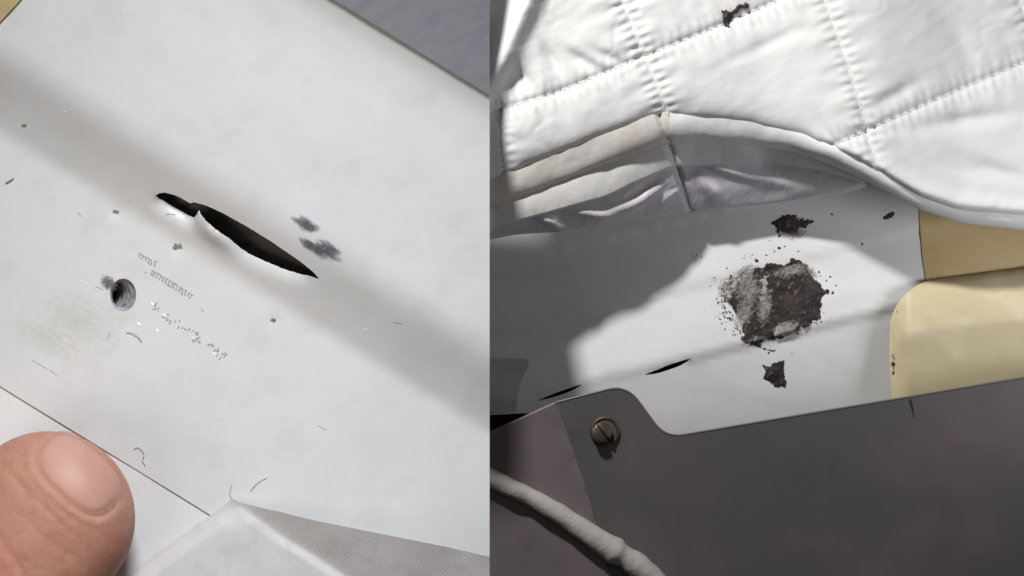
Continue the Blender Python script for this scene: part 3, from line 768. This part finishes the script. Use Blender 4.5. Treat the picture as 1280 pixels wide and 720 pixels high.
def z_quilt(x, y):
    d0 = c0(x) - y
    z = zb(x) + hb(x) + 15 * (1 - np.exp(-np.clip(d0, 0, None) / 20.0)) - .05 * np.clip(d0, 0, 160)
    z = z + 14 * np.exp(-((d0 - 4) / 14.0) ** 2) * sstep(985, 1080, x) - 0
    for i, l in enumerate(ST):
        d, arc, sd = seg_dist(x, y, l)
        am = 1.0 if i != 4 else .6
        nz = fbm(arc, np.sign(sd) * 40 + i * 30, 16, 2)
        z = z - am * 4.2 * np.exp(-d / 11.0) - am * 2.0 * np.exp(-(d / 4.0) ** 2)
        pk = np.sin(arc * 2 * math.pi / 11.5 + 7 * fbm(arc, arc * 0 + i * 11, 40, 2) + 0.9 * np.sign(sd))
        z = z + am * 1.4 * pk * (0.4 + nz) * np.exp(-((d - 7) / 9.0) ** 2) * sstep(0.5, 3, d)
        lng = np.sin(arc * 2 * math.pi / 29.0 + 5 * fbm(arc, arc * 0 + 3 + i, 60, 2))
        z = z + am * 1.6 * lng * (nz) * np.exp(-((d - 18) / 20.0) ** 2)
    # fold standing at the left
    d, arc, sd = seg_dist(x, y, RG)
    z = z + 17 * np.exp(-(d / 15.0) ** 2) - np.where(sd < 0, 0.5 * np.clip(d, 0, 60), 0) * sstep(-10, 30, d) 
    z = z + 85 * sstep(608, 575, x) * sstep(10, 110, d0)  # unseen bulge added to shade the quilt's left edge
    z = z - 10 * np.exp(-(np.hypot((x - 640), (y - 104)) / 26.0) ** 2)
    for (cx, cy, ax_, ay_, amp, wd, half) in ((690, 74, .5, .86, 7, 7, 22), (732, 78, .85, .53, 8, 7, 26), (762, 72, .9, .43, 5, 6, 22), (655, 98, .6, .8, 6, 6, 18), (1210, 150, .98, -.15, 7, 10, 60), (1120, 118, .85, -.5, 5, 8, 32), (1240, 210, .95, .3, 6, 10, 50), (1185, 30, .6, .8, 4, 12, 60), (960, 55, .9, -.43, 3, 8, 60), (1220, 215, .97, .2, 5, 9, 40)):
        q = (x - cx) * -ay_ + (y - cy) * ax_; l = (x - cx) * ax_ + (y - cy) * ay_
        z = z - amp * np.exp(-(q / wd) ** 2) * np.exp(-(l / half) ** 2)
    z = z + 7 * (fbm(x, y, 110, 3) - .5) + 1.8 * (fbm(x + y * .5, y, 26, 3) - .5)
    rg = np.abs(fbm(x * .8 + y * .3, y - x * .25, 60, 3) - .5)
    z = z - 0.9 * np.exp(-(rg / .018) ** 2) * sstep(.42, .6, fbm(x + 300, y, 70, 2))
    # rounded lower edge
    z = z - 9 * np.exp(-np.clip(d0, 0, None) / 5.0)
    return z

bl = thing('quilted_blanket', 'white quilted blanket with bound edge draped over the burnt channel', 'blanket', Rp(940, 230, 40))
XL = 330  # blanket carried on out of view so its shade covers the left side
def loft(name, lo, hi, zf, m, nrow, parent, xr, back_=None, close=6.0):
    """fabric strip between two plan curves, doubled back to give it thickness"""
    xs_ = np.arange(xr[0], xr[1] + .1, 3.0); vs_, fs, uv = [], [], []; n = len(xs_)
    rows = []
    for i in range(nrow + 1):
        v = i / nrow
        y = lo(xs_) * (1 - v) + hi(xs_) * v
        rows.append((y, zf(xs_, y, v)))
    for y, z in rows:
        for a, b, c in zip(xs_, y, z): vs_.append(Rp(a, b, c)); uv.append((a, b))
    for y, z in rows[::-1]:
        for a, b, c in zip(xs_, y, z): vs_.append(Rp(a, b, c - close)); uv.append((a, b))
    R = len(vs_) // n
    for i in range(R):
        i2 = (i + 1) % R
        for j in range(n - 1): fs.append((i * n + j, i2 * n + j, i2 * n + j + 1, i * n + j + 1))
    # ends
    for j, fl in ((0, 0), (n - 1, 1)):
        for i in range(nrow):
            a, b, c, d = i * n + j, (i + 1) * n + j, (R - 2 - i) * n + j, (R - 1 - i) * n + j
            fs.append((a, d, c, b) if not fl else (a, b, c, d))
    o = link_mesh(name, vs_, fs, m, parent, uv, sharp=75)
    bm = bmesh.new(); bm.from_mesh(o.data); bmesh.ops.recalc_face_normals(bm, faces=bm.faces); bm.to_mesh(o.data); bm.free()
    return o
top_y = lambda x: -170 + 0 * x
loft('quilted_top', lambda x: c0(x) + 0.0, top_y, lambda x, y, v: z_quilt(x, y), M['quilt'], 130, bl, (XL, 1440), close=10)

def z_edge(x): return zb(x) + hb(x)
def bulge(v, a): return a * 4 * v * (1 - v)
pleat = lambda x, y: -5 * np.exp(-((x - (826 + (y - 150) * .33)) / 3.5) ** 2)
def z_bind(x, y, v):
    # rolled binding: round in section
    top = z_edge(x) + 1; bot = zb(x) + hb(x) * .66
    f = np.sqrt(np.clip(1 - v ** 2.2, 0, 1))
    return bot + (top - bot) * f + 3 * (fbm(x, y, 26, 3) - .5) + 2.2 * np.sin(x / 33.0 + 2) * v * (1 - v) * 3 + pleat(x, y) + bulge(v, 5) * sstep(980, 1060, x)
def z_strip(x, y, v):
    a = zb(x) + hb(x) * .64; b = zb(x) + hb(x) * np.interp(x, [600, 840, 900], [.60, .52, .40])
    return a + (b - a) * v + bulge(v, 2.5) + 3 * (fbm(x, y, 40, 3) - .5) + pleat(x, y)
def z_satin(x, y, v):
    a = zb(x) + hb(x) * .34; b = zb(x)
    z = a + (b - a) * v + bulge(v, 6) + 6 * (fbm(x * .6 + y, y, 34, 3) - .5) * (1 - v * .6) + pleat(x, y) * 1.3
    for (cx, cy, ax_, ay_, amp, wd, half) in ((905, 212, .93, .30, 7, 5, 34), (885, 235, .62, .78, 6, 9, 22), (955, 222, .95, .28, 5, 8, 40), (815, 240, .8, -.6, 7, 6, 24), (835, 248, .72, -.7, 5, 5, 16), (790, 258, .9, -.3, 5, 7, 40), (740, 268, .95, .2, 5, 6, 30), (690, 280, .8, .5, 5, 6, 20)):
        q = (x - cx) * -ay_ + (y - cy) * ax_; l = (x - cx) * ax_ + (y - cy) * ay_
        z = z + amp * np.exp(-(q / wd) ** 2) * np.exp(-(l / half) ** 2)
    return z
c0o = lambda x: c0(x) - 1.5
c0b = lambda x: c0(x) - 8
loft('binding', c0b, c1, z_bind, M['binding'], 14, bl, (XL, 839), close=8)
loft('rolled_edge', c0b, c1, z_bind, M['quilt'], 14, bl, (837, 1440), close=8)
loft('lining_strip', lambda x: c1(x) - 8, c2, z_strip, M['lining'], 12, bl, (XL, 1084), close=10)
loft('lining', lambda x: c2(x) - 8, c3, z_satin, M['satin'], 18, bl, (XL, 1084), close=10)

# quilting stitches: short threads sunk along each seam
sv, sf, su = [], [], []
for i, l in enumerate(ST):
    pts = resample(l, 7.0, closed=False)
    for (x0, y0), (x1, y1) in zip(pts[:-1], pts[1:]):
        if y0 > float(c0(x0)) - 6 or y0 < -60: continue
        mx_, my_ = x0 + (x1 - x0) * .62, y0 + (y1 - y0) * .62
        dx, dy = x1 - x0, y1 - y0; L = math.hypot(dx, dy); nx, ny = -dy / L * .9, dx / L * .9
        k = len(sv); za, zc_ = float(z_quilt(x0, y0)), float(z_quilt(mx_, my_))
        for t, zz in ((0, za + .2), (.5, (za + zc_) / 2 + 1.3), (1, zc_ + .2)):
            x = x0 + (mx_ - x0) * t; y = y0 + (my_ - y0) * t
            sv += [Rp(x + nx, y + ny, zz - .5), Rp(x, y, zz + .6), Rp(x - nx, y - ny, zz - .5)]; su += [(x, y)] * 3
        for q in (0, 1):
            a = k + q * 3
            sf += [(a, a + 3, a + 4, a + 1), (a + 1, a + 4, a + 5, a + 2)]
o = link_mesh('stitching', sv, sf, M['thread'], bl, su); o['kind'] = 'stuff'
bm = bmesh.new(); bm.from_mesh(o.data); bmesh.ops.recalc_face_normals(bm, faces=bm.faces); bm.to_mesh(o.data); bm.free()
burn('burn_mark', [(901, 12), (908, 10), (914, 14), (922, 6), (934, 2), (938, 6), (934, 15), (926, 12), (918, 22), (912, 36), (904, 34), (902, 22)], lambda x, y: z_quilt(x, y) + .6, M['soot'], Rp, bl, 1.0, 6, 1.6, 17, 'ragged black burn on the white quilting', 2.4, 0.8)

# ---- yellow tapes
tp = thing('yellow_tape', 'ochre tape in the shade between blanket and channel', 'tape', Rp(1220, 310, 4))
tp['group'] = 'yellow tapes at the right'
field('tape_strip', [(1147, 230), (1150, 280), (1153, 320), (1158, 356), (1290, 352), (1450, 350), (1450, 230)], lambda x, y: z_chan(x, y) + 1.4 + .6 * (fbm(x, y, 30, 2) - .5), M['tape_shaded'], Rp, tp, step=6, thick=1)
tp2 = thing('yellow_tape', 'pale yellow tape wrapped over the rounded ledge by the dark panel', 'tape', Rp(1200, 420, 10))
tp2['group'] = 'yellow tapes at the right'
te = tab1([(1090, 390), (1112, 372), (1130, 358), (1160, 350), (1280, 335), (1460, 314)])
def z_tape2(x, y):
    d = y - te(x)
    q = np.clip(d / 62.0, 0, 1)
    z = 6 + 25 * np.sqrt(np.clip(1 - (1 - q) ** 2, 0, 1)) - .24 * np.clip(d - 62, 0, None)
    e = x - 1112
    return z * (0.25 + .75 * sstep(-2, 26, e)) + 1.5 * (fbm(x, y, 40, 3) - .5)
t2 = smooth_poly([(1160, 351), (1200, 345), (1280, 335), (1450, 315), (1450, 560), (1116, 560), (1115, 500), (1112, 455), (1112, 420), (1114, 398), (1123, 378), (1140, 361)], 5)
t2 = [(min(x, 1450), y) for x, y in t2]
field('tape_strip', t2, z_tape2, M['tape'], Rp, tp2, step=5, thick=3)
burn('burn_mark', [(1114, 441), (1119, 443), (1121, 455), (1120, 464), (1116, 470), (1114, 460)], z_tape2, M['soot'], Rp, tp2, 1.0, 6, .8, 19, None, 3.0, 1.2)
burn('burn_mark', [(1119, 388), (1122, 384), (1123, 390), (1120, 393)], z_tape2, M['soot'], Rp, tp2, 1.0, 6, .5, 20, None, 1.5, .8)

# ---- dark panel, screw, cord, tab
dp = thing('dark_metal_plate', 'dark grey metal panel with a notched upper edge across the bottom', 'panel', Rp(960, 620, 20))
def corner(p0, p1, p2, r_, n=8):
    a = Vector(p0) - Vector(p1); b = Vector(p2) - Vector(p1); a.normalize(); b.normalize()
    s_, e_ = Vector(p1) + a * r_, Vector(p1) + b * r_
    return [tuple(s_.lerp(Vector(p1), t).lerp(Vector(p1).lerp(e_, t), t)) for t in np.linspace(0, 1, n)]
dp_out = [(500, 592), (612, 541), (695, 503)] + corner((695, 503), (782, 481), (838, 552), 24) + corner((782, 481), (832, 547), (1115, 499.5), 22) + [(1115, 499.5), (1280, 471.5), (1450, 443), (1450, 900), (500, 900)]
FOLD = [(697, 500), (716, 560), (733, 610), (746, 655), (770, 740), (790, 820)]
def z_dark(x, y):
    d, arc, sd = seg_dist(x, y, FOLD)
    lft = np.where(sd > 0, 1.0, 0.0)
    z = 96 - 0.14 * (y - 500) - lft * 0.12 * (np.sqrt(d * d + 16) - 4) 
    return z + 2.5 * (fbm(x, y, 160, 2) - .5)
field('panel_face', dp_out, z_dark, M['dark_paint'], Rp, dp, step=9, bstep=4, thick=3)
field('side_plate', [(500, 592.5), (612, 542), (695, 503.5), (699, 512), (716, 561), (733, 611), (746, 656), (770, 741), (790, 820), (500, 900)], lambda x, y: z_dark(x, y) + 4 - 2.5 * sstep(3, 0, seg_dist(x, y, FOLD)[0]), M['pink_paint'], Rp, dp, step=7, bstep=3, thick=3.2)
field('scratch', [(1136, 500), (1139, 499), (1142, 512), (1143, 524), (1140, 514)], lambda x, y: z_dark(x, y) + .5, M['black'], Rp, dp, step=2, thick=.3)

tube('edge_lip', [Rp(x, y, float(z_dark(x, y)) - .6) for x, y in resample(dp_out[2:-3], 5, False)], 1.3 * K * P, M['edge_dark'], dp, seg=8)  # lighter rim added so the plate edge shows a highlight
tube('edge_lip', [Rp(x, y, float(z_dark(x, y)) + 2.5) for x, y in resample([(500, 592), (612, 541.5), (694, 504)], 12, False)], 1.6 * K * P, M['edge'], dp, seg=8)  # paler tube along the worn edge, added to catch light
def screw(cx, cy, R):
    root = thing('slotted_screw', 'tarnished brass slotted screw in the corner of the dark panel', 'screw', Rp(cx, cy, float(z_dark(cx, cy))))
    zb0 = float(z_dark(cx, cy))
    vs_, fs, uv = [], [], []; nr, na = 22, 64; th = math.radians(50)
    tilt = (-.12, .10)
    for i in range(nr + 1):
        rr = R * min(1.0, i / (nr - 4.0))
        for k in range(na):
            a = 2 * math.pi * k / na
            x, y = rr * math.cos(a), rr * math.sin(a)
            q = abs(-x * math.sin(th) + y * math.cos(th))
            z = 9 + 5 * math.sqrt(max(0, 1 - (rr / R) ** 2 * .9)) - (5.0 if q < R * .17 else 0)
            if i > nr - 4: z = max(-1, z * (nr - i) / 4.0 - (1 if i == nr else 0))
            vs_.append(Rp(cx + x, cy + y, zb0 + z + tilt[0] * x + tilt[1] * y)); uv.append((cx + x, cy + y))
    for i in range(nr):
        for k in range(na):
            k2 = (k + 1) % na
            fs.append((i * na + k, i * na + k2, (i + 1) * na + k2, (i + 1) * na + k)[::-1][::-1])
    o = link_mesh('screw_head', vs_, fs, M['brass'], root, uv, sharp=40)
    bm = bmesh.new(); bm.from_mesh(o.data); bmesh.ops.remove_doubles(bm, verts=bm.verts, dist=1e-6); bmesh.ops.recalc_face_normals(bm, faces=bm.faces); bm.to_mesh(o.data); bm.free()
    o.data.set_sharp_from_angle(angle=math.radians(40))
    ring = [Rp(cx + 4 + (R + 3.5) * math.cos(a), cy - 2 + (R + 3.5) * math.sin(a), zb0 + 1.5) for a in np.linspace(0, 2 * math.pi, 41)]
    tube('washer', ring, 2.2 * K * P, M['brass'], root, seg=8, caps=False)
screw(752, 541, 13)

cp = [(540, 552, 52), (580, 575, 46), (613, 597, 42), (660, 620, 38), (700, 643, 36), (740, 670, 34), (767, 687, 34), (790, 702, 33), (815, 723, 32), (850, 765, 30), (880, 810, 30)]
cp = [(a, b, float(z_dark(a, b)) + 9.5) for a, b, c in cp]
cps = smooth_poly(cp, 12, closed=False)
rad = []; SEG = 20
for i, (x, y, z) in enumerate(cps):
    base = 11.2 + 3.5 * float(sstep(680, 775, x)) + (1.8 * math.exp(-((x - 768) / 6.0) ** 2)) - 1.6 * math.exp(-((x - 781) / 7.0) ** 2) - 1.0 * math.exp(-((x - 662) / 9.0) ** 2)
    rad.append([(base + 2.2 * (float(fbm(i * 2.2 + 40, k * 3 if k < 10 else (20 - k) * 3, 9, 2)) - .5)) * K * P for k in range(SEG)])
cd = tube('sleeved_cord', [Rp(*p) for p in cps], rad, M['cord'], None, seg=SEG, loc=Rp(613, 597, 100))
cd['label'] = 'grey fabric sleeved cord crossing the lower left of the dark panel'; cd['category'] = 'cord'

tb_ = thing('grey_tab', 'small grey metal tab beside the seam above the dark panel', 'metal tab', Rp(630, 480, 6))
field('tab_face', [(540, 446), (613, 448), (650, 448), (661, 450), (661, 456), (652, 474), (647, 495), (645, 514), (613, 517), (540, 520)], lambda x, y: z_chan(x, y) + 9 + .05 * (x - 612), M['tab'], Rp, tb_, step=6, thick=3)
